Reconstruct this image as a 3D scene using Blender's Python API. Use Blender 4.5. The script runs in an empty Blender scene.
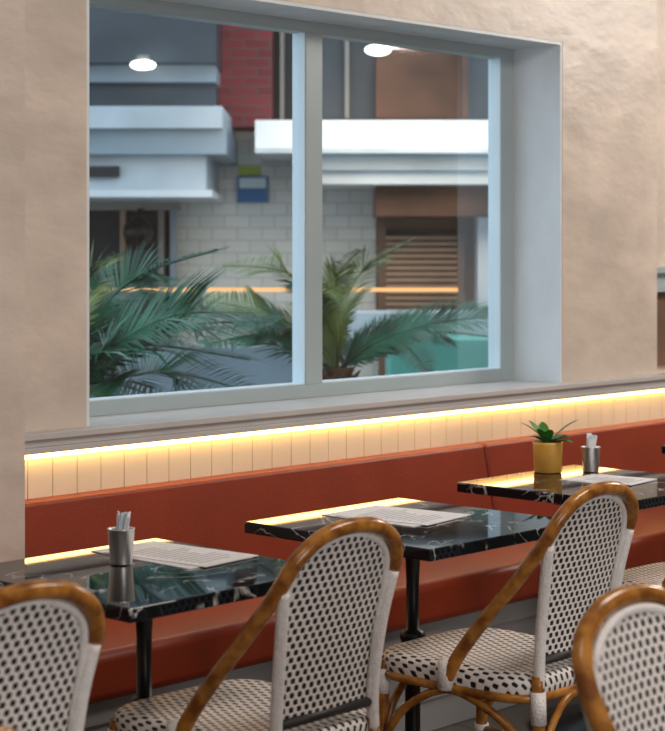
import bpy, math, random
from mathutils import Vector, Matrix
random.seed(7)
S=bpy.context.scene
F=1759.0; H=1.45
DIR=Vector((0.730,0.683,0)).normalized(); RGT=Vector((DIR.y,-DIR.x,0))
def P(px,py,d):
    return DIR*d+RGT*((px-332.5)/F*d)+Vector((0,0,H-(py-252)/F*d))
# ---------------- materials ----------------
def newmat(name):
    m=bpy.data.materials.new(name); m.use_nodes=True
    nt=m.node_tree; b=nt.nodes['Principled BSDF']; return m,nt,b
def N(nt,t,**k):
    n=nt.nodes.new(t)
    for a,v in k.items(): setattr(n,a,v)
    return n
def pbr(name,col,rough=0.5,metal=0.0,var=0.0,scale=5.0,bump=0.0,bscale=40.0,spec=None,coat=0,dist=0.0,aniso=None):
    m,nt,b=newmat(name)
    b.inputs['Roughness'].default_value=rough; b.inputs['Metallic'].default_value=metal
    if spec is not None: b.inputs['Specular IOR Level'].default_value=spec
    if coat: b.inputs['Coat Weight'].default_value=coat
    tc=N(nt,'ShaderNodeTexCoord'); src=tc.outputs['Object']
    if aniso:
        mp=N(nt,'ShaderNodeMapping'); mp.inputs['Scale'].default_value=aniso; mp.inputs['Rotation'].default_value=(0,.5,0)
        nt.links.new(src,mp.inputs['Vector']); src=mp.outputs[0]
    n=N(nt,'ShaderNodeTexNoise'); n.inputs['Scale'].default_value=scale; n.inputs['Detail'].default_value=6; n.inputs['Distortion'].default_value=dist
    nt.links.new(src,n.inputs['Vector'])
    r=N(nt,'ShaderNodeValToRGB')
    r.color_ramp.elements[0].position=0.3; r.color_ramp.elements[1].position=0.7
    r.color_ramp.elements[0].color=tuple(c*(1-var) for c in col)+(1,)
    r.color_ramp.elements[1].color=tuple(min(1,c*(1+var)) for c in col)+(1,)
    nt.links.new(n.outputs['Fac'],r.inputs['Fac']); nt.links.new(r.outputs['Color'],b.inputs['Base Color'])
    if bump:
        n2=N(nt,'ShaderNodeTexNoise'); n2.inputs['Scale'].default_value=bscale; n2.inputs['Detail'].default_value=5
        nt.links.new(src,n2.inputs['Vector'])
        bp=N(nt,'ShaderNodeBump'); bp.inputs['Strength'].default_value=bump; bp.inputs['Distance'].default_value=0.01
        nt.links.new(n2.outputs['Fac'],bp.inputs['Height']); nt.links.new(bp.outputs['Normal'],b.inputs['Normal'])
    return m
def emis(name,col,st):
    m,nt,b=newmat(name); b.inputs['Base Color'].default_value=col+(1,)
    b.inputs['Emission Color'].default_value=col+(1,); b.inputs['Emission Strength'].default_value=st
    return m
def brick(name,c1,c2,mortar,sx,bw,rh,ms=0.01,rough=0.4):
    m,nt,b=newmat(name); tc=N(nt,'ShaderNodeTexCoord')
    sep=N(nt,'ShaderNodeSeparateXYZ'); com=N(nt,'ShaderNodeCombineXYZ')
    nt.links.new(tc.outputs['Object'],sep.inputs[0]); nt.links.new(sep.outputs['X'],com.inputs['X']); nt.links.new(sep.outputs['Y' if name=='floor_tile' else 'Z'],com.inputs['Y'])
    t=N(nt,'ShaderNodeTexBrick'); t.inputs['Scale'].default_value=1.0
    t.inputs['Color1'].default_value=c1+(1,); t.inputs['Color2'].default_value=c2+(1,); t.inputs['Mortar'].default_value=mortar+(1,)
    t.inputs['Brick Width'].default_value=bw; t.inputs['Row Height'].default_value=rh; t.inputs['Mortar Size'].default_value=ms
    nt.links.new(com.outputs[0],t.inputs['Vector']); nt.links.new(t.outputs['Color'],b.inputs['Base Color'])
    b.inputs['Roughness'].default_value=rough
    return m
M={}
M['plaster']=pbr('plaster_blush',(0.66,0.572,0.495),0.42,var=0.15,scale=3.2,bump=0.6,bscale=7,dist=.3,aniso=(1,1,1.8))
M['reveal']=pbr('plaster_white',(0.72,0.78,0.82),0.45,var=0.08,scale=5,bump=0.4,bscale=9,dist=.4,aniso=(1,1,.5))
M['frame']=pbr('paint_grey',(0.38,0.46,0.48),0.35,var=0.03)
M['daylit_side']=pbr('daylight_pale_blue',(0.70,0.84,0.92),0.4,var=0.02)  # daylight on the frame's inner sides, put into the colour
M['ledge']=pbr('paint_ledge',(0.54,0.53,0.52),0.35,var=0.05)
M['cream']=pbr('paint_cream',(0.82,0.72,0.53),0.5,var=0.03)
M['red']=pbr('leather_red',(0.27,0.033,0.008),0.42,var=0.12,scale=5,bump=0.12,bscale=160)
M['base']=pbr('paint_bench_base',(0.28,0.28,0.28),0.5,var=0.05)
M['floor']=brick('floor_tile',(0.10,0.085,0.075),(0.13,0.11,0.10),(0.05,0.05,0.05),1,0.6,0.6,0.006,0.35)
M['ceil']=pbr('ceiling_paint',(0.75,0.72,0.68),0.8)
M['roomwall']=pbr('room_wall_paint',(0.46,0.40,0.35),0.7,var=0.05)
M['black']=pbr('cast_iron_black',(0.012,0.012,0.013),0.35,metal=0.3)
M['blackweave']=pbr('black_binding',(0.02,0.02,0.022),0.5)
M['white_wrap']=pbr('white_binding',(0.80,0.78,0.77),0.4,var=0.08,scale=60,bump=0.5,bscale=200)
M['steel']=pbr('brushed_steel',(0.90,0.89,0.88),0.38,metal=1.0,var=0.05,scale=30)
M['paper']=pbr('menu_paper',(0.80,0.81,0.84),0.5,var=0.05,scale=25)
M['paperink']=pbr('menu_print',(0.50,0.49,0.52),0.6)
M['pot']=pbr('ochre_pot',(0.66,0.36,0.07),0.35,var=0.08,scale=20)
M['soil']=pbr('soil',(0.04,0.025,0.015),0.9)
M['leaf']=pbr('leaf_green',(0.05,0.20,0.03),0.35,var=0.35,scale=25)
M['frond']=pbr('frond_green',(0.018,0.125,0.068),0.28,var=0.65,scale=6)
M['frondy']=pbr('frond_olive',(0.15,0.20,0.05),0.35,var=0.5,scale=6)
M['trunk']=pbr('cycad_trunk',(0.12,0.06,0.03),0.9,var=0.4,scale=30,bump=0.6,bscale=30)
M['led']=emis('led_warm',(1.0,0.60,0.20),9.5)
# rattan
m,nt,b=newmat('rattan_cane'); tc=N(nt,'ShaderNodeTexCoord'); n=N(nt,'ShaderNodeTexNoise'); n.inputs['Scale'].default_value=22; n.inputs['Detail'].default_value=3
nt.links.new(tc.outputs['Object'],n.inputs['Vector']); r=N(nt,'ShaderNodeValToRGB')
r.color_ramp.elements[0].position=.35; r.color_ramp.elements[0].color=(0.18,0.058,0.009,1)
r.color_ramp.elements[1].position=.64; r.color_ramp.elements[1].color=(0.46,0.20,0.036,1)
nt.links.new(n.outputs['Fac'],r.inputs['Fac']); nt.links.new(r.outputs['Color'],b.inputs['Base Color']); b.inputs['Roughness'].default_value=.2
M['rattan']=m
# weave
def weave(name,s,rx,ry,asp=.72):
    m,nt,b=newmat(name); L=nt.links.new
    uv=N(nt,'ShaderNodeUVMap'); sp=N(nt,'ShaderNodeSeparateXYZ'); L(uv.outputs[0],sp.inputs[0])
    def mt(op,a,bb=None):
        n=N(nt,'ShaderNodeMath',operation=op)
        for i,v in enumerate((a,bb)):
            if v is None: continue
            if isinstance(v,(int,float)): n.inputs[i].default_value=v
            else: L(v,n.inputs[i])
        return n.outputs[0]
    u=mt('DIVIDE',sp.outputs['X'],s); v=mt('DIVIDE',sp.outputs['Y'],s*asp)
    row=mt('FLOOR',v); par=mt('MODULO',mt('ABSOLUTE',row),2.0)
    u2=mt('ADD',u,mt('MULTIPLY',par,0.5))
    fx=mt('SUBTRACT',mt('FRACT',mt('ADD',u2,100.0)),0.5); fy=mt('SUBTRACT',mt('FRACT',mt('ADD',v,100.0)),0.5)
    e=mt('ADD',mt('POWER',mt('ABSOLUTE',mt('DIVIDE',fx,rx)),4),mt('POWER',mt('ABSOLUTE',mt('DIVIDE',fy,ry)),4))
    k=mt('LESS_THAN',e,1.0)
    mx=N(nt,'ShaderNodeMixRGB'); L(k,mx.inputs[0]); mx.inputs[1].default_value=(0.80,0.77,0.75,1); mx.inputs[2].default_value=(0.014,0.013,0.016,1)
    L(mx.outputs[0],b.inputs['Base Color']); b.inputs['Roughness'].default_value=.42
    h=mt('MINIMUM',e,2.2)
    bp=N(nt,'ShaderNodeBump'); bp.inputs['Strength'].default_value=.5; bp.inputs['Distance'].default_value=.003
    L(h,bp.inputs['Height']); L(bp.outputs['Normal'],b.inputs['Normal'])
    return m
M['weave']=weave('woven_black_white',0.0205,0.27,0.38)
M['weave_seat']=weave('woven_seat',0.022,0.20,0.40,1.0)
# marble
m,nt,b=newmat('black_marble'); L=nt.links.new; tc=N(nt,'ShaderNodeTexCoord')
n=N(nt,'ShaderNodeTexNoise'); n.inputs['Scale'].default_value=5; n.inputs['Detail'].default_value=5; n.inputs['Distortion'].default_value=1.6
oi=N(nt,'ShaderNodeObjectInfo'); va=N(nt,'ShaderNodeVectorMath',operation='ADD'); L(tc.outputs['Object'],va.inputs[0]); L(oi.outputs['Location'],va.inputs[1])
L(va.outputs[0],n.inputs['Vector'])
r=N(nt,'ShaderNodeValToRGB'); cr=r.color_ramp
cr.elements[0].position=.48; cr.elements[0].color=(0,0,0,1); cr.elements[1].position=.5; cr.elements[1].color=(1,1,1,1)
e=cr.elements.new(.52); e.color=(0,0,0,1)
L(n.outputs['Fac'],r.inputs['Fac'])
n2=N(nt,'ShaderNodeTexNoise'); n2.inputs['Scale'].default_value=9; n2.inputs['Detail'].default_value=3; L(va.outputs[0],n2.inputs['Vector'])
r2=N(nt,'ShaderNodeValToRGB'); r2.color_ramp.elements[0].position=.42; r2.color_ramp.elements[1].position=.58; L(n2.outputs['Fac'],r2.inputs['Fac'])
mu=N(nt,'ShaderNodeMath',operation='MULTIPLY'); L(r.outputs['Color'],mu.inputs[0]); L(r2.outputs['Color'],mu.inputs[1])
mx=N(nt,'ShaderNodeMixRGB'); L(mu.outputs[0],mx.inputs[0]); mx.inputs[1].default_value=(0.006,0.009,0.012,1); mx.inputs[2].default_value=(0.60,0.60,0.60,1)
L(mx.outputs[0],b.inputs['Base Color']); b.inputs['Roughness'].default_value=.03; b.inputs['Specular IOR Level'].default_value=.30
M['marble']=m
# glass
m=bpy.data.materials.new('window_glass'); m.use_nodes=True; nt=m.node_tree; nt.nodes.clear()
o=N(nt,'ShaderNodeOutputMaterial'); t=N(nt,'ShaderNodeBsdfTransparent'); g=N(nt,'ShaderNodeBsdfGlossy'); g.inputs['Roughness'].default_value=0.04
t.inputs['Color'].default_value=(0.94,0.98,0.99,1); x=N(nt,'ShaderNodeMixShader'); x.inputs[0].default_value=.18
nt.links.new(t.outputs[0],x.inputs[1]); nt.links.new(g.outputs[0],x.inputs[2]); nt.links.new(x.outputs[0],o.inputs[0]); M['glass']=m
# ---------------- builder ----------------
class B:
    def __init__(s): s.v=[];s.f=[];s.m=[];s.sm=[];s.uv=[]
    def add(s,vs,fs,mat,smooth=True,uvs=None):
        o=len(s.v); s.v+= [tuple(v) for v in vs]
        for i,f in enumerate(fs):
            s.f.append(tuple(o+j for j in f)); s.m.append(mat); s.sm.append(smooth)
            s.uv.append([uvs[j] for j in f] if uvs else [(0,0)]*len(f))
    def box(s,a,b,mat,M4=None):
        x0,y0,z0=a;x1,y1,z1=b
        v=[Vector(c) for c in ((x0,y0,z0),(x1,y0,z0),(x1,y1,z0),(x0,y1,z0),(x0,y0,z1),(x1,y0,z1),(x1,y1,z1),(x0,y1,z1))]
        if M4: v=[M4@c for c in v]
        s.add(v,[(0,3,2,1),(4,5,6,7),(0,1,5,4),(1,2,6,5),(2,3,7,6),(3,0,4,7)],mat,False)
    def lathe(s,prof,mat,c=(0,0,0),n=28):
        vs=[];fs=[]
        for r,z in prof:
            for i in range(n):
                a=2*math.pi*i/n; vs.append((c[0]+r*math.cos(a),c[1]+r*math.sin(a),c[2]+z))
        for k in range(len(prof)-1):
            for i in range(n):
                j=(i+1)%n; fs.append((k*n+i,k*n+j,(k+1)*n+j,(k+1)*n+i))
        s.add(vs,fs,mat)
    def tube(s,pts,r,mat,n=10,smooth=6,caps=True):
        pts=[Vector(p) for p in pts]
        if smooth and len(pts)>2:
            q=[]
            for i in range(len(pts)-1):
                p0=pts[max(i-1,0)];p1=pts[i];p2=pts[i+1];p3=pts[min(i+2,len(pts)-1)]
                for k in range(smooth):
                    t=k/smooth
                    q.append(0.5*((2*p1)+(p2-p0)*t+(2*p0-5*p1+4*p2-p3)*t*t+(3*p1-p0-3*p2+p3)*t**3))
            q.append(pts[-1]); pts=q
        rs=r if callable(r) else (lambda t:r)
        vs=[];fs=[]; T0=(pts[1]-pts[0]).normalized()
        U=T0.orthogonal().normalized()
        for i,p in enumerate(pts):
            T=(pts[min(i+1,len(pts)-1)]-pts[max(i-1,0)]).normalized()
            U=(U-T*U.dot(T)).normalized(); W=T.cross(U); rr=rs(i/(len(pts)-1))
            for k in range(n):
                a=2*math.pi*k/n; vs.append(p+(U*math.cos(a)+W*math.sin(a))*rr)
        for i in range(len(pts)-1):
            for k in range(n):
                j=(k+1)%n; fs.append((i*n+k,i*n+j,(i+1)*n+j,(i+1)*n+k))
        if caps: fs.append(tuple(reversed(range(n)))); fs.append(tuple((len(pts)-1)*n+k for k in range(n)))
        s.add(vs,fs,mat)
    def mesh(s,name):
        me=bpy.data.meshes.new(name); me.from_pydata(s.v,[],s.f)
        ms=[]; 
        for k in s.m:
            if k not in ms: ms.append(k)
        for k in ms: me.materials.append(M[k])
        uvl=me.uv_layers.new(name='UVMap')
        for i,p in enumerate(me.polygons):
            p.material_index=ms.index(s.m[i]); p.use_smooth=s.sm[i]
            for j in range(len(s.f[i])): uvl.data[p.loop_start+j].uv=s.uv[i][j]
        me.update(); return me
    def obj(s,name,loc=(0,0,0),rot=0,parent=None,bevel=0):
        return link(name,s.mesh(name),loc,rot,parent,bevel)
def link(name,me,loc=(0,0,0),rot=0,parent=None,bevel=0):
    o=bpy.data.objects.new(name,me); S.collection.objects.link(o); o.location=loc; o.rotation_euler[2]=rot
    if parent: o.parent=parent
    if bevel:
        md=o.modifiers.new('bevel','BEVEL'); md.width=bevel; md.segments=4; md.limit_method='ANGLE'
        if bevel>0.01:
            for p in me.polygons: p.use_smooth=True
            md.harden_normals=True
    return o
def empty(name,loc=(0,0,0)):
    o=bpy.data.objects.new(name,None); S.collection.objects.link(o); o.location=loc; o.empty_display_size=.1; return o
def box(name,a,b,mat,bevel=0,parent=None):
    c=[(a[i]+b[i])/2 for i in range(3)]
    bb=B(); bb.box([a[i]-c[i] for i in range(3)],[b[i]-c[i] for i in range(3)],mat)
    return bb.obj(name,c,0,parent,bevel)
# ---------------- room shell ----------------
WX0,WX1,WZ0,WZ1=3.168,5.467,0.955,2.246
Y0=3.92; Y1=4.27; CE=3.1
w=B()
w.box((-2,Y0,0),(WX0,Y1,CE),'plaster'); w.box((WX1,Y0,0),(6.12,Y1,CE),'plaster')
w.box((WX0,Y0,0),(WX1,Y1,WZ0-0.025),'plaster'); w.box((WX0,Y0,WZ1),(WX1,Y1,CE),'plaster')
w.box((6.12,Y0,0),(9,Y1,0.93),'plaster'); w.box((6.12,4.16,0.93),(9,Y1,CE),'plaster')
w.box((-2,3.80,0),(2.862,Y0,CE),'plaster')
w.obj('wall_north')
box('wall_west',(-2.15,-3,0),(-2,Y1,CE),'roomwall'); box('wall_east',(9,-3,0),(9.15,Y1,CE),'roomwall')
box('wall_south',(-2.15,-3.15,0),(9.15,-3,CE),'roomwall')
fl=B(); fl.box((-2.15,-3.15,-0.1),(9.15,Y1,0),'floor'); fl.obj('floor')
box('ceiling',(-2.15,-3.15,CE),(9.15,Y1,CE+.15),'ceil')
# reveals
t=B(); T=.012
t.box((WX1-T,Y0+.002,WZ0),(WX1,4.14,WZ1),'reveal'); t.box((WX0,Y0+.002,WZ0),(WX0+T,4.14,WZ1),'reveal'); t.box((WX0+T,Y0+.002,WZ1-T),(WX1-T,4.14,WZ1),'reveal')
t.obj('trim_window_reveal')
# ledge
l=B()
l.box((2.865,3.862,.936),(9,Y0,.955),'ledge'); l.box((2.865,3.876,.915),(9,Y0,.936),'ledge'); l.box((2.865,3.868,.898),(9,Y0,.915),'ledge')
l.box((WX0,Y0,.93),(WX1,4.20,.955),'ledge')
l.obj('trim_sill_ledge',bevel=.003)
# recess rail at right
l=B(); l.box((6.13,4.10,1.28),(9,4.16,1.30),'frame'); l.box((6.13,4.12,1.30),(9,4.16,1.36),'frame'); l.box((6.13,4.09,1.36),(9,4.16,1.385),'frame'); l.obj('trim_chair_rail')
M['wood']=pbr('dark_wood',(0.16,0.09,0.06),0.5,var=.2)
box('trim_wood_panel',(6.13,4.14,.96),(9,4.16,1.28),'wood')
# window
GY=4.172
wn=empty('window_1',(4.32,4.17,1.6))
def wchild(name,a,b,mat,bev=.002):
    o=box(name,a,b,mat,bev); o.parent=wn; o.matrix_parent_inverse=Matrix.Translation(-Vector((4.32,4.17,1.6))); return o
fy0,fy1=4.14,4.203
wchild('frame_left',(WX0,fy0,WZ0),(3.25,fy1,WZ1),'frame'); wchild('frame_right',(5.375,fy0,WZ0),(WX1,fy1,WZ1),'frame')
wchild('frame_top',(3.25,fy0,2.195),(5.375,fy1,WZ1),'frame'); wchild('frame_bottom',(3.25,fy0,WZ0),(5.375,fy1,1.0),'frame')
wchild('mullion',(4.294,fy0,1.0),(4.375,fy1,2.195),'frame')
wchild('daylit_side_1',(4.290,fy0+.004,1.0),(4.294,fy1,2.195),'daylit_side'); wchild('daylit_side_2',(5.371,fy0+.004,1.0),(5.375,fy1,2.195),'daylit_side')  # thin added strips carry the daylit tone of the frame sides
wchild('daylit_side_3',(3.25,fy0+.006,1.0),(4.290,GY+.02,1.006),'daylit_side'); wchild('daylit_side_4',(4.375,fy0+.006,1.0),(5.371,GY+.02,1.006),'daylit_side')
for i,(x0,x1) in enumerate(((3.25,4.290),(4.375,5.371))):
    g=B(); g.add([(x0,GY,1.0),(x1,GY,1.0),(x1,GY,2.195),(x0,GY,2.195)],[(0,1,2,3)],'glass',False)
    o=g.obj('glass_%d'%(i+1)); o.parent=wn; o.matrix_parent_inverse=Matrix.Translation(-Vector((4.32,4.17,1.6)))
# wainscot boards
wb=B(); x=2.866
while x<8.95:
    wb.box((x,3.905,.45),(x+.083,Y0,.898),'cream'); wb.box((x+.083,3.911,.45),(x+.086,Y0,.898),'cream'); x+=.086
wb.obj('trim_wainscot')
box('led_strip_light',(2.88,3.886,.884),(8.95,3.902,.897),'led')
# bench
bn=empty('banquette_bench',(4,3.6,0))
def inv(o,e): o.parent=e; o.matrix_parent_inverse=Matrix.Translation(-e.location)
xs=[2.867,4.887,6.9,8.9]
for i in range(3):
    a,b=xs[i]+.002,xs[i+1]-.002; bb=B()
    pr=[(3.775,.44),(3.904,.44),(3.904,.775),(3.838,.775)]
    vs=[(a,y,z) for y,z in pr]+[(b,y,z) for y,z in pr]
    bb.add(vs,[(0,1,2,3),(7,6,5,4),(0,4,5,1),(1,5,6,2),(2,6,7,3),(3,7,4,0)],'red',False)
    inv(bb.obj('backrest_%d'%(i+1),bevel=.014),bn)
xs=[0.2,1.6,2.6,3.75,4.887,6.9,8.9]
for i in range(6):
    inv(box('seat_%d'%(i+1),(xs[i]+.002,3.375,.335),(xs[i+1]-.002,3.79,.462),'red',.028),bn)
bb=B(); bb.box((0.2,3.43,.0),(8.9,3.79,.335),'base'); bb.box((.2,3.415,.0),(8.9,3.43,.10),'base'); bb.box((.2,3.405,.10),(8.9,3.43,.115),'base'); bb.box((.2,3.418,.27),(8.9,3.43,.335),'base')
x=.5
while x<8.8:
    bb.box((x,3.418,.115),(x+.07,3.43,.27),'base'); x+=.95
inv(bb.obj('bench_base',bevel=.004),bn)
# ---------------- tables ----------------
def table(x0,x1,y0,y1):
    c=((x0+x1)/2,(y0+y1)/2); hx=(x1-x0)/2; hy=(y1-y0)/2
    e=empty('cafe_table',(c[0],c[1],0))
    b=B(); b.box((-hx,-hy,-.015),(hx,hy,.015),'marble'); o=b.obj('tabletop',(0,0,.735),0,e,.004)
    b=B()
    b.box((-.2,-.025,.70),(.2,.025,.72),'black'); b.box((-.025,-.2,.70),(.025,.2,.72),'black')
    b.lathe([(0,.72),(.05,.72),(.05,.69),(.02,.66),(.017,.60),(.017,.47),(.03,.465),(.034,.45),(.03,.435),(.02,.43),(.02,.12),(.034,.10),(.04,.06),(.07,.04),(.2,.022),(.21,.015),(.21,0),(0,0)],'black')
    b.obj('pedestal',(0,0,0),0,e)
    return e
table(2.25,2.85,2.65,3.26); table(3.18,3.79,2.66,3.29); table(4.165,4.775,2.76,3.38); table(5.46,6.06,2.87,3.48)
table(1.29,1.89,2.62,3.24)
# ---------------- chair ----------------
def chair_mesh():
    b=B()
    hoop=[(.208,.0,.43),(.207,-.03,.49),(.198,-.10,.585),(.187,-.185,.685),(.172,-.255,.778),(.146,-.285,.842),(.085,-.297,.884),(0,-.30,.897)]
    full=hoop+[(-x,y,z) for x,y,z in reversed(hoop[:-1])]
    b.tube(full,.0165,'rattan',12,8)
    def yz(z): return -.222-.078*max(0,(z-.5)/.40)**1.7
    inner=[(.136,yz(.5),.5),(.142,yz(.65),.65),(.147,yz(.76)+.004,.76),(.131,yz(.82)+.004,.825),(.076,yz(.86)+.004,.863),(0,yz(.875)+.004,.876)]
    b.tube(inner+[(-x,y,z) for x,y,z in reversed(inner[:-1])],.0085,'white_wrap',8,6)
    nu,nv=16,18
    def pt(s,v,off):
        wv=.133+.011*v
        x=s*wv
        zt=.752+.123*math.sqrt(max(0,1-(x/.172)**2)); z=.505+(zt-.505)*v
        return (x,yz(z)+.010*s*s+off,z)
    for off,fl in ((-.004,0),(.004,1)):
        vs=[];uv=[];fs=[]
        for j in range(nv+1):
            for i in range(nu+1):
                p=pt(-1+2*i/nu,j/nv,off); vs.append(p); uv.append((p[0]+1,p[2]+1))
        for j in range(nv):
            for i in range(nu):
                a=j*(nu+1)+i; q=(a,a+1,a+nu+2,a+nu+1); fs.append(q if not fl else q[::-1])
        b.add(vs,fs,'weave',True,uv)
    b.tube([(-.135,yz(.5),.503),(.135,yz(.5),.503)],.011,'blackweave',8,0)
    for sx in (1,-1):
        b.tube([(sx*.146,-.225,.44),(sx*.144,yz(.55)-.003,.55),(sx*.151,yz(.68)-.003,.68),(sx*.164,yz(.77)-.003,.78)],.0135,'white_wrap',10,6)
        b.tube([(sx*.146,-.222,.47),(sx*.156,-.235,.25),(sx*.175,-.27,0)],.0155,'rattan',10,6)
        b.tube([(sx*.147,-.223,.435),(sx*.149,-.227,.36)],.0185,'white_wrap',10,0)
        b.tube([(sx*.195,.205,.45),(sx*.20,.215,.25),(sx*.21,.23,0)],.0155,'rattan',10,6)
        b.tube([(sx*.196,.207,.43),(sx*.198,.211,.37)],.0185,'white_wrap',10,0)
        b.tube([(sx*.208,0,.485),(sx*.208,.0,.415)],.021,'white_wrap',10,0)
        b.tube([(sx*.159,-.24,.20),(sx*.203,.218,.20)],.011,'rattan',8,0)
        b.tube([(sx*.156,-.232,.24),(sx*.175,-.17,.34),(sx*.198,-.06,.405),(sx*.202,.03,.405),(sx*.202,.14,.34),(sx*.201,.212,.24)],.010,'rattan',8,6)
        b.tube([(sx*.158,-.242,.215),(sx*.161,-.243,.185)],.019,'white_wrap',10,0)
        b.tube([(sx*.202,.217,.215),(sx*.203,.219,.185)],.019,'white_wrap',10,0)
    for y,w_ in ((.215,.20),(-.235,.157)):
        b.tube([(-w_,y,.24),(-w_*.75,y,.34),(-w_*.3,y,.405),(w_*.3,y,.405),(w_*.75,y,.34),(w_,y,.24)],.010,'rattan',8,6)
    b.tube([(-.18,-.02,.20),(.18,-.02,.20)],.011,'rattan',8,0)
    def outline(k,n=48):
        r=[]
        for i in range(n):
            a=2*math.pi*i/n; c,s_=math.cos(a),math.sin(a); e=.40
            x=math.copysign(abs(c)**e,c); y=math.copysign(abs(s_)**e,s_)
            hw=.206+.012*y
            r.append((x*hw*k,.01+y*.235*k))
        return r
    n=48; rings=[(1.0,.425),(1.02,.44),(1.018,.458),(.985,.469),(.9,.474),(.7,.472),(.5,.470),(.3,.468),(.1,.467)]
    vs=[];uv=[];fs=[]
    for k,z in rings:
        for (x,y) in outline(k,n):
            vs.append((x,y,z)); dz=(.469-z) if z<.469 and k>.95 else 0
            kk=1+dz*4
            uv.append((x*kk+1,y*kk+1))
    for j in range(len(rings)-1):
        for i in range(n):
            q=(i+1)%n; fs.append((j*n+i,j*n+q,(j+1)*n+q,(j+1)*n+i))
    fs.append(tuple((len(rings)-1)*n+i for i in range(n))); 
    b.add(vs,fs,'weave_seat',True,uv)
    b.add([(x,y,.425) for x,y in outline(1.0,n)],[tuple(reversed(range(n)))],'rattan',False)
    ol=outline(.985,n); b.tube([(x,y,.418) for x,y in ol]+[(ol[0][0],ol[0][1],.418)],.012,'rattan',8,0,False)
    return b.mesh('bistro_chair')
cm=chair_mesh()
def chair(x,y,rot=0): link('bistro_chair',cm,(x,y,0),math.radians(rot))
chair(2.625,2.70); chair(3.435,2.65,0); chair(1.755,2.62,0); chair(4.61,2.81)
chair(2.395,1.29,180); chair(1.14,1.375,180)
# ---------------- props ----------------
def cup(x,y,z=.75):
    b=B(); b.lathe([(0,.001),(.025,.001),(.0255,.004),(.030,.078),(.0315,.08),(.0305,.081),(.0285,.078),(.024,.006),(0,.006)],'steel')
    for i in range(9):
        a=random.uniform(0,6.28); rr=random.uniform(0,.008); tl=random.uniform(-.25,.25)
        Mx=Matrix.Translation((rr*math.cos(a),rr*math.sin(a),.008))@Matrix.Rotation(random.uniform(0,3.14),4,'Z')@Matrix.Rotation(tl,4,'X')
        hh=random.uniform(.098,.118); b.box((-.011,-.0015,0),(.011,.0015,hh),'sachet' if i%3 else 'sachetb',Mx)
    return b.obj('sugar_sachet_cup',(x,y,z))
M['sachet']=pbr('sachet_paper',(0.82,0.84,0.87),.5); M['sachetb']=pbr('sachet_blue',(0.50,0.62,0.72),.5)
cup(2.556,3.04); cup(4.65,3.225)
def menu(x0,x1,y0,y1,rot=0):
    c=((x0+x1)/2,(y0+y1)/2,.75); hx=(x1-x0)/2; hy=(y1-y0)/2
    b=B(); b.box((-hx,-hy,0.0003),(hx,hy,.002),'paper')
    R=Matrix.Translation((.012,-.02,.002))@Matrix.Rotation(math.radians(6),4,'Z')
    b.box((-hx*.95,-hy*.93,0),(hx*.95,hy*.9,.0022),'paper',R)
    for k in range(12):
        yy=-hy*.7+k*hy*.115
        b.box((-hx*.7,yy,.0022),(hx*random.uniform(.1,.65),yy+.006,.0026),'paperink',R)
    b.obj('paper_menu',c,math.radians(rot))
menu(2.615,2.81,2.88,3.22,0); menu(3.40,3.63,2.91,3.22,2); menu(4.42,4.60,2.96,3.18,0)
# pot plant
b=B(); b.lathe([(0,.0005),(.040,.0005),(.044,.004),(.047,.09),(.048,.098),(.045,.098),(.043,.085),(0,.085)],'pot'); b.lathe([(.0435,.086),(0,.088)],'soil')
def leafblade(b,base,az,L_,lift,wd,mat='leaf'):
    d=Vector((math.cos(az),math.sin(az),0)); sd=Vector((-d.y,d.x,0)); vs=[];fs=[]; n=8
    for i in range(n+1):
        t_=i/n; p=Vector(base)+d*(L_*t_*math.cos(lift))+Vector((0,0,L_*(math.sin(lift)*t_-.35*t_*t_*max(.1,math.cos(lift)))))
        w_=wd*(math.sin(math.pi*min(1,t_*.92+.06))**.8)
        vs+= [p-sd*w_+Vector((0,0,w_*.3)),p,p+sd*w_+Vector((0,0,w_*.3))]
    for i in range(n):
        a=i*3; fs+=[(a,a+1,a+4,a+3),(a+1,a+2,a+5,a+4)]
    b.add(vs,fs,mat)
for i in range(12):
    leafblade(b,(random.uniform(-.012,.012),random.uniform(-.012,.012),.087),i*2.4+.4,random.uniform(.085,.12),random.uniform(.45,1.1),.017)
for a_,l_ in ((2.3,.13),(5.4,.15),(3.9,.10)): leafblade(b,(0,0,.09),a_,l_,.85,.014)
b.obj('potted_succulent',(4.55,3.32,.75))
# ---------------- outside ----------------
RZ=math.atan2(RGT.y,RGT.x)
def ext(name,px0,px1,py0,py1,d,th,mat,parent=None,bevel=0):
    u0=(px0-332.5)/F*d;u1=(px1-332.5)/F*d;z1=H-(py0-252)/F*d;z0=max(0,H-(py1-252)/F*d)
    c=DIR*(d+th/2)+RGT*((u0+u1)/2); hx=(u1-u0)/2
    b=B(); b.box((-hx,-th/2,z0),(hx,th/2,z1),mat); return b.obj(name,(c.x,c.y,0),RZ,parent,bevel)
M['tile']=brick('white_tile',(0.84,0.85,0.81),(0.76,0.78,0.75),(0.58,0.60,0.60),1,.17,.085,.005,.25)
M['redbrick']=brick('red_brick',(0.25,0.036,0.042),(0.16,0.026,0.03),(0.13,0.07,0.07),1,.17,.062,.006,.8)
M['cl']=pbr('concrete_light',(0.44,0.51,0.57),.6,var=.2,scale=2)
M['cw']=pbr('painted_white_beam',(0.66,0.72,0.77),.5,var=.14,scale=1.5)
M['cb']=pbr('panel_blue_grey',(0.25,0.32,0.38),.4,var=.25,scale=1.5)
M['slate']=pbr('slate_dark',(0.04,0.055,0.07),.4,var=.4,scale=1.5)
M['dk']=pbr('dark_interior',(0.012,0.014,0.018),.5,var=.5,scale=2)
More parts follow.
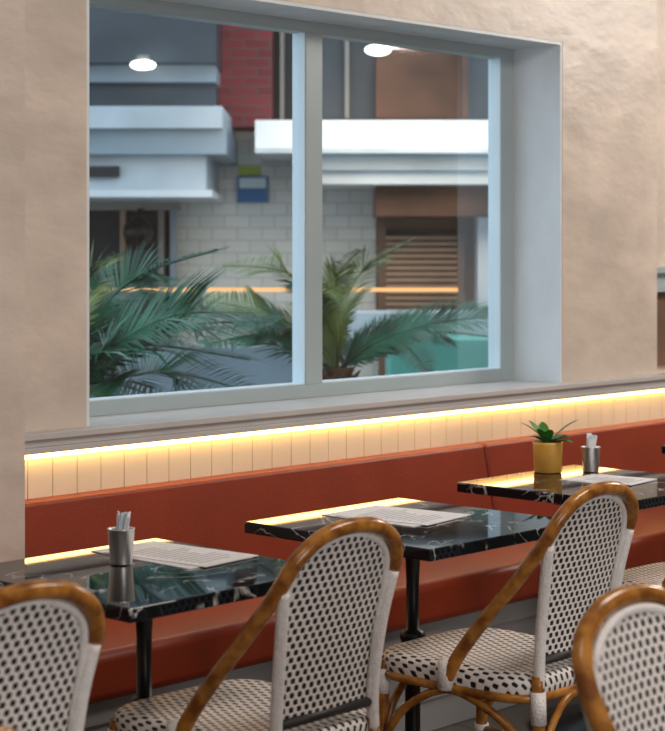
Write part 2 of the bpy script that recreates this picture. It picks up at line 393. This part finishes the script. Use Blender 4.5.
M['brown']=pbr('brown_cladding',(0.09,0.032,0.014),.5,var=.7,scale=2.5)
M['slat']=pbr('shutter_slat',(0.38,0.25,0.17),.5,var=.15)
M['pave']=pbr('paving',(0.28,0.29,0.29),.8,var=.1)
M['teal']=pbr('teal_paint',(0.10,0.42,0.35),.5,var=.06)
M['blue']=pbr('sign_blue',(0.02,0.16,0.42),.5); M['signw']=pbr('sign_white',(0.6,0.7,0.75),.5); M['signy']=pbr('sign_lime',(0.35,0.45,0.05),.5)
M['spot_refl']=emis('spot_reflection_white',(1,.95,.85),6); M['led_refl']=emis('led_reflection_amber',(1,.50,.18),.9)  # emissive stand-ins for reflections seen in the window glass
M['steelgrey']=pbr('steel_grey',(0.25,0.24,0.22),.4,metal=.3)
ext('wall_exterior_tiled',-700,1000,-300,480,12,.3,'tile')
bl=empty('shop_building',tuple(DIR*11.5))
def ex(*a,**k):
    o=ext(*a,**k); o.parent=bl; o.matrix_parent_inverse=Matrix.Translation(-bl.location); return o
ex('brick_pier',216,272,-150,127,11.6,.4,'redbrick')
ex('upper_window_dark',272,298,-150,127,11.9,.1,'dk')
ex('upper_frame',280,284,-150,127,11.8,.1,'steelgrey')
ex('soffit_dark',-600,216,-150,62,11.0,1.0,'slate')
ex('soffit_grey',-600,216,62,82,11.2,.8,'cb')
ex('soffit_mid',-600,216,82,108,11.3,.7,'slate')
ex('canopy_beam_pale',-600,222,106,128,10.6,1.4,'cl')
ex('canopy_beam',-600,226,128,154,10.7,1.3,'cb')
ex('canopy_panel',-600,206,154,190,10.8,1.2,'cl')
ex('canopy_fascia',-600,212,190,197,10.7,1.3,'cw')
ex('vent_grille',60,119,166,177,10.75,.05,'dk')
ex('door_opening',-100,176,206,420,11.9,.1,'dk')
ex('door_frame_head',-100,178,200,210,11.7,.2,'steelgrey'); ex('door_post_1',120,125,210,420,11.8,.1,'slat'); ex('door_post_2',158,164,210,420,11.8,.1,'steelgrey'); ex('door_post_3',170,176,210,420,11.8,.1,'cb')
ex('door_panel',126,158,250,420,11.85,.05,'slate')
ex('upper_glazing',298,376,-150,118,11.8,.2,'slate'); ex('upper_cladding',376,462,-150,118,11.6,.3,'brown'); ex('upper_glazing_2',462,800,-150,118,11.8,.2,'slate')
ex('upper_frame_2',345,349,-150,118,11.7,.1,'steelgrey'); ex('upper_frame_3',462,468,-150,118,11.5,.1,'brown')
ex('balcony_beam',255,900,120,151,10.7,1.3,'cw'); ex('balcony_lip',255,900,148,153,10.6,.1,'cl')
ex('balcony_underbeam',300,900,153,170,10.8,1.2,'cl'); ex('balcony_underbeam_2',300,900,170,184,10.9,1.1,'cw')
ex('shop_soffit',376,900,184,216,11.2,.8,'brown')
ex('shutter_recess',376,478,216,330,11.9,.1,'wood')
b=B(); d=11.8; u0=(386-332.5)/F*d;u1=(457-332.5)/F*d
for k in range(13):
    z=H-(236+k*6-252)/F*d; b.box((u0,-.03,z-.026),(u1,.03,z),'slat')
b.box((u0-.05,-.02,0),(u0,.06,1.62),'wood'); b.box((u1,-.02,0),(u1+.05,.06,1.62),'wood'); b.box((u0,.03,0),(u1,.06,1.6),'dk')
o=b.obj('roller_shutter',tuple(DIR*d),RZ); 
ex('shop_post',478,900,184,420,11.6,.3,'cw')
ext('counter_ledge',318,700,313,342,10.2,.5,'cl'); ext('teal_bin',388,640,338,465,9.6,.5,'teal',bevel=.02)
ext('low_wall_exterior',-300,316,348,500,9.9,.3,'cb')
sg=B(); 
for (a,b2,c_,d_,mm) in ((237,268,176,202,'blue'),(239,266,178,188,'signw'),(238,260,166,175,'signy')):
    dd=11.9; sg.box(((a-332.5)/F*dd,(-.02 if mm=='signw' else 0),H-(d_-252)/F*dd),((b2-332.5)/F*dd,.06,H-(c_-252)/F*dd),mm)
sg.obj('wall_sign',tuple(Vector((DIR.x,DIR.y,0))*11.93),RZ)
def disc(name,px,py,d,rw,rh,mat):
    p=P(px,py,d); b=B(); prof=[(math.sin(t_*math.pi/8)*1,-math.cos(t_*math.pi/8)) for t_ in range(9)]
    b.lathe([(r_*rw,z_*rh) for r_,z_ in prof],mat); b.lathe([(0,rh*.6),(rw*.5,rh*.6),(rw*.5,rh+.03),(0,rh+.03)],'steelgrey'); return b.obj(name,tuple(p))
disc('spot_reflection',143,65,10.9,.080,.030,'spot_refl'); disc('spot_reflection',378,50,11.4,.085,.035,'spot_refl')  # glowing discs imitate ceiling spots of the room reflected in the panes
ext('led_reflection',-200,458,288,291.5,11.5,.03,'led_refl')  # glowing strip imitates an LED line reflected in the glass
lt=B(); lt.lathe([(0,.12),(.03,.11),(.09,.06),(.10,0),(.07,-.07),(0,-.09)],'black'); lt.tube([(0,0,.1),(0,.1,.16),(0,.3,.16)],.015,'black',8,4)
lt.obj('wall_lantern',tuple(P(138,234,11.5)),RZ)
g=B(); g.box((-6,Y1,-.1),(24,22,0),'pave'); g.obj('ground_paving')
pl=B(); pl.box((3.4,5.0,0),(7.2,5.06,.6),'cb'); pl.box((3.4,5.84,0),(7.2,5.9,.6),'cb'); pl.box((3.4,5.06,0),(3.46,5.84,.6),'cb'); pl.box((7.14,5.06,0),(7.2,5.84,.6),'cb'); pl.box((3.46,5.06,0),(7.14,5.84,.56),'soil')
pl.obj('garden_planter')
def frond(b,pts,ll,mat,den=84):
    P4=[Vector(p) for p in pts]; q=[]
    for i in range(len(P4)-1):
        p0=P4[max(i-1,0)];p1=P4[i];p2=P4[i+1];p3=P4[min(i+2,len(P4)-1)]
        for k in range(20):
            t=k/20; q.append(0.5*((2*p1)+(p2-p0)*t+(2*p0-5*p1+4*p2-p3)*t*t+(3*p1-p0-3*p2+p3)*t**3))
    q.append(P4[-1])
    b.tube([q[i] for i in range(0,len(q),4)]+[q[-1]],lambda t:.010*(1-t)+.002,mat,6,0)
    Nn=(-DIR*.62+Vector((0,0,.72))+RGT*random.uniform(-.25,.25)).normalized()
    for k in range(den):
        t=.10+.90*k/den; f=t*(len(q)-1); i=min(int(f),len(q)-2); p=q[i].lerp(q[i+1],f-i); Tn=(q[i+1]-q[i]).normalized()
        Sd=Tn.cross(Nn).normalized(); L_=ll*(math.sin(math.pi*min(1,.12+t*.80))**.6)*(1 if t<.9 else .75)
        for sg_ in (1,-1):
            d1=(Sd*sg_*.75+Tn*(.65+.5*t)+Nn*.25+Vector((random.uniform(-.07,.07),random.uniform(-.07,.07),random.uniform(-.07,.07)))).normalized()
            e1=p+d1*L_*.55; e2=p+d1*L_+Vector((0,0,-.12*L_)); wv=Tn*.0068
            b.add([p-wv*.7,p+wv*.7,e1+wv,e1-wv,e2],[(0,1,2,3),(3,2,4)],mat)
def palm(name,cx,cy,d,fr):
    b=B(); base=P(cx,cy,d)
    b.tube([(base.x,base.y,.562),(base.x,base.y,base.z-.12),(base.x,base.y,base.z+.02)],lambda t:.11-.05*t,'trunk',14,6)
    for k in range(60):
        a=k*2.4; z=.6+(base.z-.6)*k/60; r_=.11-.05*k/60
        p=Vector((base.x+r_*math.cos(a),base.y+r_*math.sin(a),z)); b.tube([p,p+Vector((math.cos(a)*.04,math.sin(a)*.04,.05))],lambda t:.016*(1-t)+.002,'trunk',5,0)
    for pts,ll,mat in fr:
        dd=[d]+[d+random.uniform(-.15,.15)+.12*i*random.choice((-1,1)) for i in range(1,len(pts)+1)]
        frond(b,[base]+[P(px,py,dd[i+1]) for i,(px,py) in enumerate(pts)],ll,mat)
    b.obj(name)
palm('cycad_palm',62,392,6.75,[([(95,318),(140,275),(218,250)],.22,'frond'),([(130,335),(200,312),(280,330)],.30,'frond'),([(120,350),(190,325),(276,322)],.27,'frond'),
  ([(110,380),(170,372),(250,392)],.26,'frond'),([(75,320),(90,275),(118,255)],.19,'frondy'),([(100,360),(150,345),(250,360)],.28,'frond'),([(20,330),(-30,300),(-90,320)],.2,'frond'),([(70,400),(110,395),(200,410)],.24,'frond'),([(90,345),(120,322),(185,312)],.24,'frond'),([(80,370),(105,350),(150,345)],.26,'frond')])
palm('cycad_palm',337,372,8.0,[([(318,310),(285,272),(222,266)],.20,'frondy'),([(342,310),(365,268),(412,240)],.19,'frondy'),([(372,345),(425,325),(494,316)],.24,'frond'),
  ([(365,352),(400,342),(428,372)],.20,'frond'),([(310,338),(262,312),(200,300)],.22,'frondy'),([(330,310),(338,275),(360,250)],.16,'frondy'),([(300,352),(260,335),(205,345)],.24,'frond'),([(385,338),(440,332),(500,338)],.21,'frond'),([(330,330),(322,305),(300,285)],.17,'frond'),([(310,345),(280,325),(235,325)],.22,'frond')])
# ---------------- lights ----------------
wd=bpy.data.worlds.new('World'); S.world=wd; wd.use_nodes=True; bg=wd.node_tree.nodes['Background']; bg.inputs[0].default_value=(0.72,0.87,1.0,1); bg.inputs[1].default_value=1.95
def area(name,loc,tgt,sx,sy,en,col):
    l=bpy.data.lights.new(name,'AREA'); l.shape='RECTANGLE'; l.size=sx; l.size_y=sy; l.energy=en; l.color=col
    o=bpy.data.objects.new(name,l); S.collection.objects.link(o); o.location=loc
    o.rotation_euler=(Vector(tgt)-Vector(loc)).to_track_quat('-Z','Y').to_euler(); return o
area('ceiling_fill',(1.0,1.2,3.05),(1.3,1.8,0),1.2,1.2,20,(1,.88,.78))  # unseen area lights added under the ceiling to fill the room
area('ceiling_fill',(4.2,1.3,3.05),(4.2,1.9,0),1.2,.8,50,(1,.88,.78))
area('ceiling_fill',(7.6,2.3,3.0),(5.9,3.7,1.2),1.0,1.0,82,(1,.91,.82))
area('room_back_fill',(1.5,-2.6,1.8),(3.6,3.4,1.0),2.6,1.8,82,(1,.94,.90))  # added fill behind the camera, brightens chairs and window wall
area('facade_fill',tuple(P(400,100,9.8)),tuple(P(380,260,12)),1.5,.5,18,(1,.82,.62))  # added warm fill for the shaded facade and shutter, no fitting there
# ---------------- camera ----------------
cd=bpy.data.cameras.new('camera'); co=bpy.data.objects.new('camera',cd); S.collection.objects.link(co); S.camera=co
co.location=(0,0,H); co.rotation_euler=DIR.to_track_quat('-Z','Y').to_euler()
cd.sensor_fit='HORIZONTAL'; cd.sensor_width=36; cd.lens=36*F/665; cd.shift_y=-113.5/665; cd.clip_start=.05
cd.dof.use_dof=True; cd.dof.focus_distance=4.7; cd.dof.aperture_fstop=5.6
S.view_settings.view_transform='Standard'; S.view_settings.look='None'
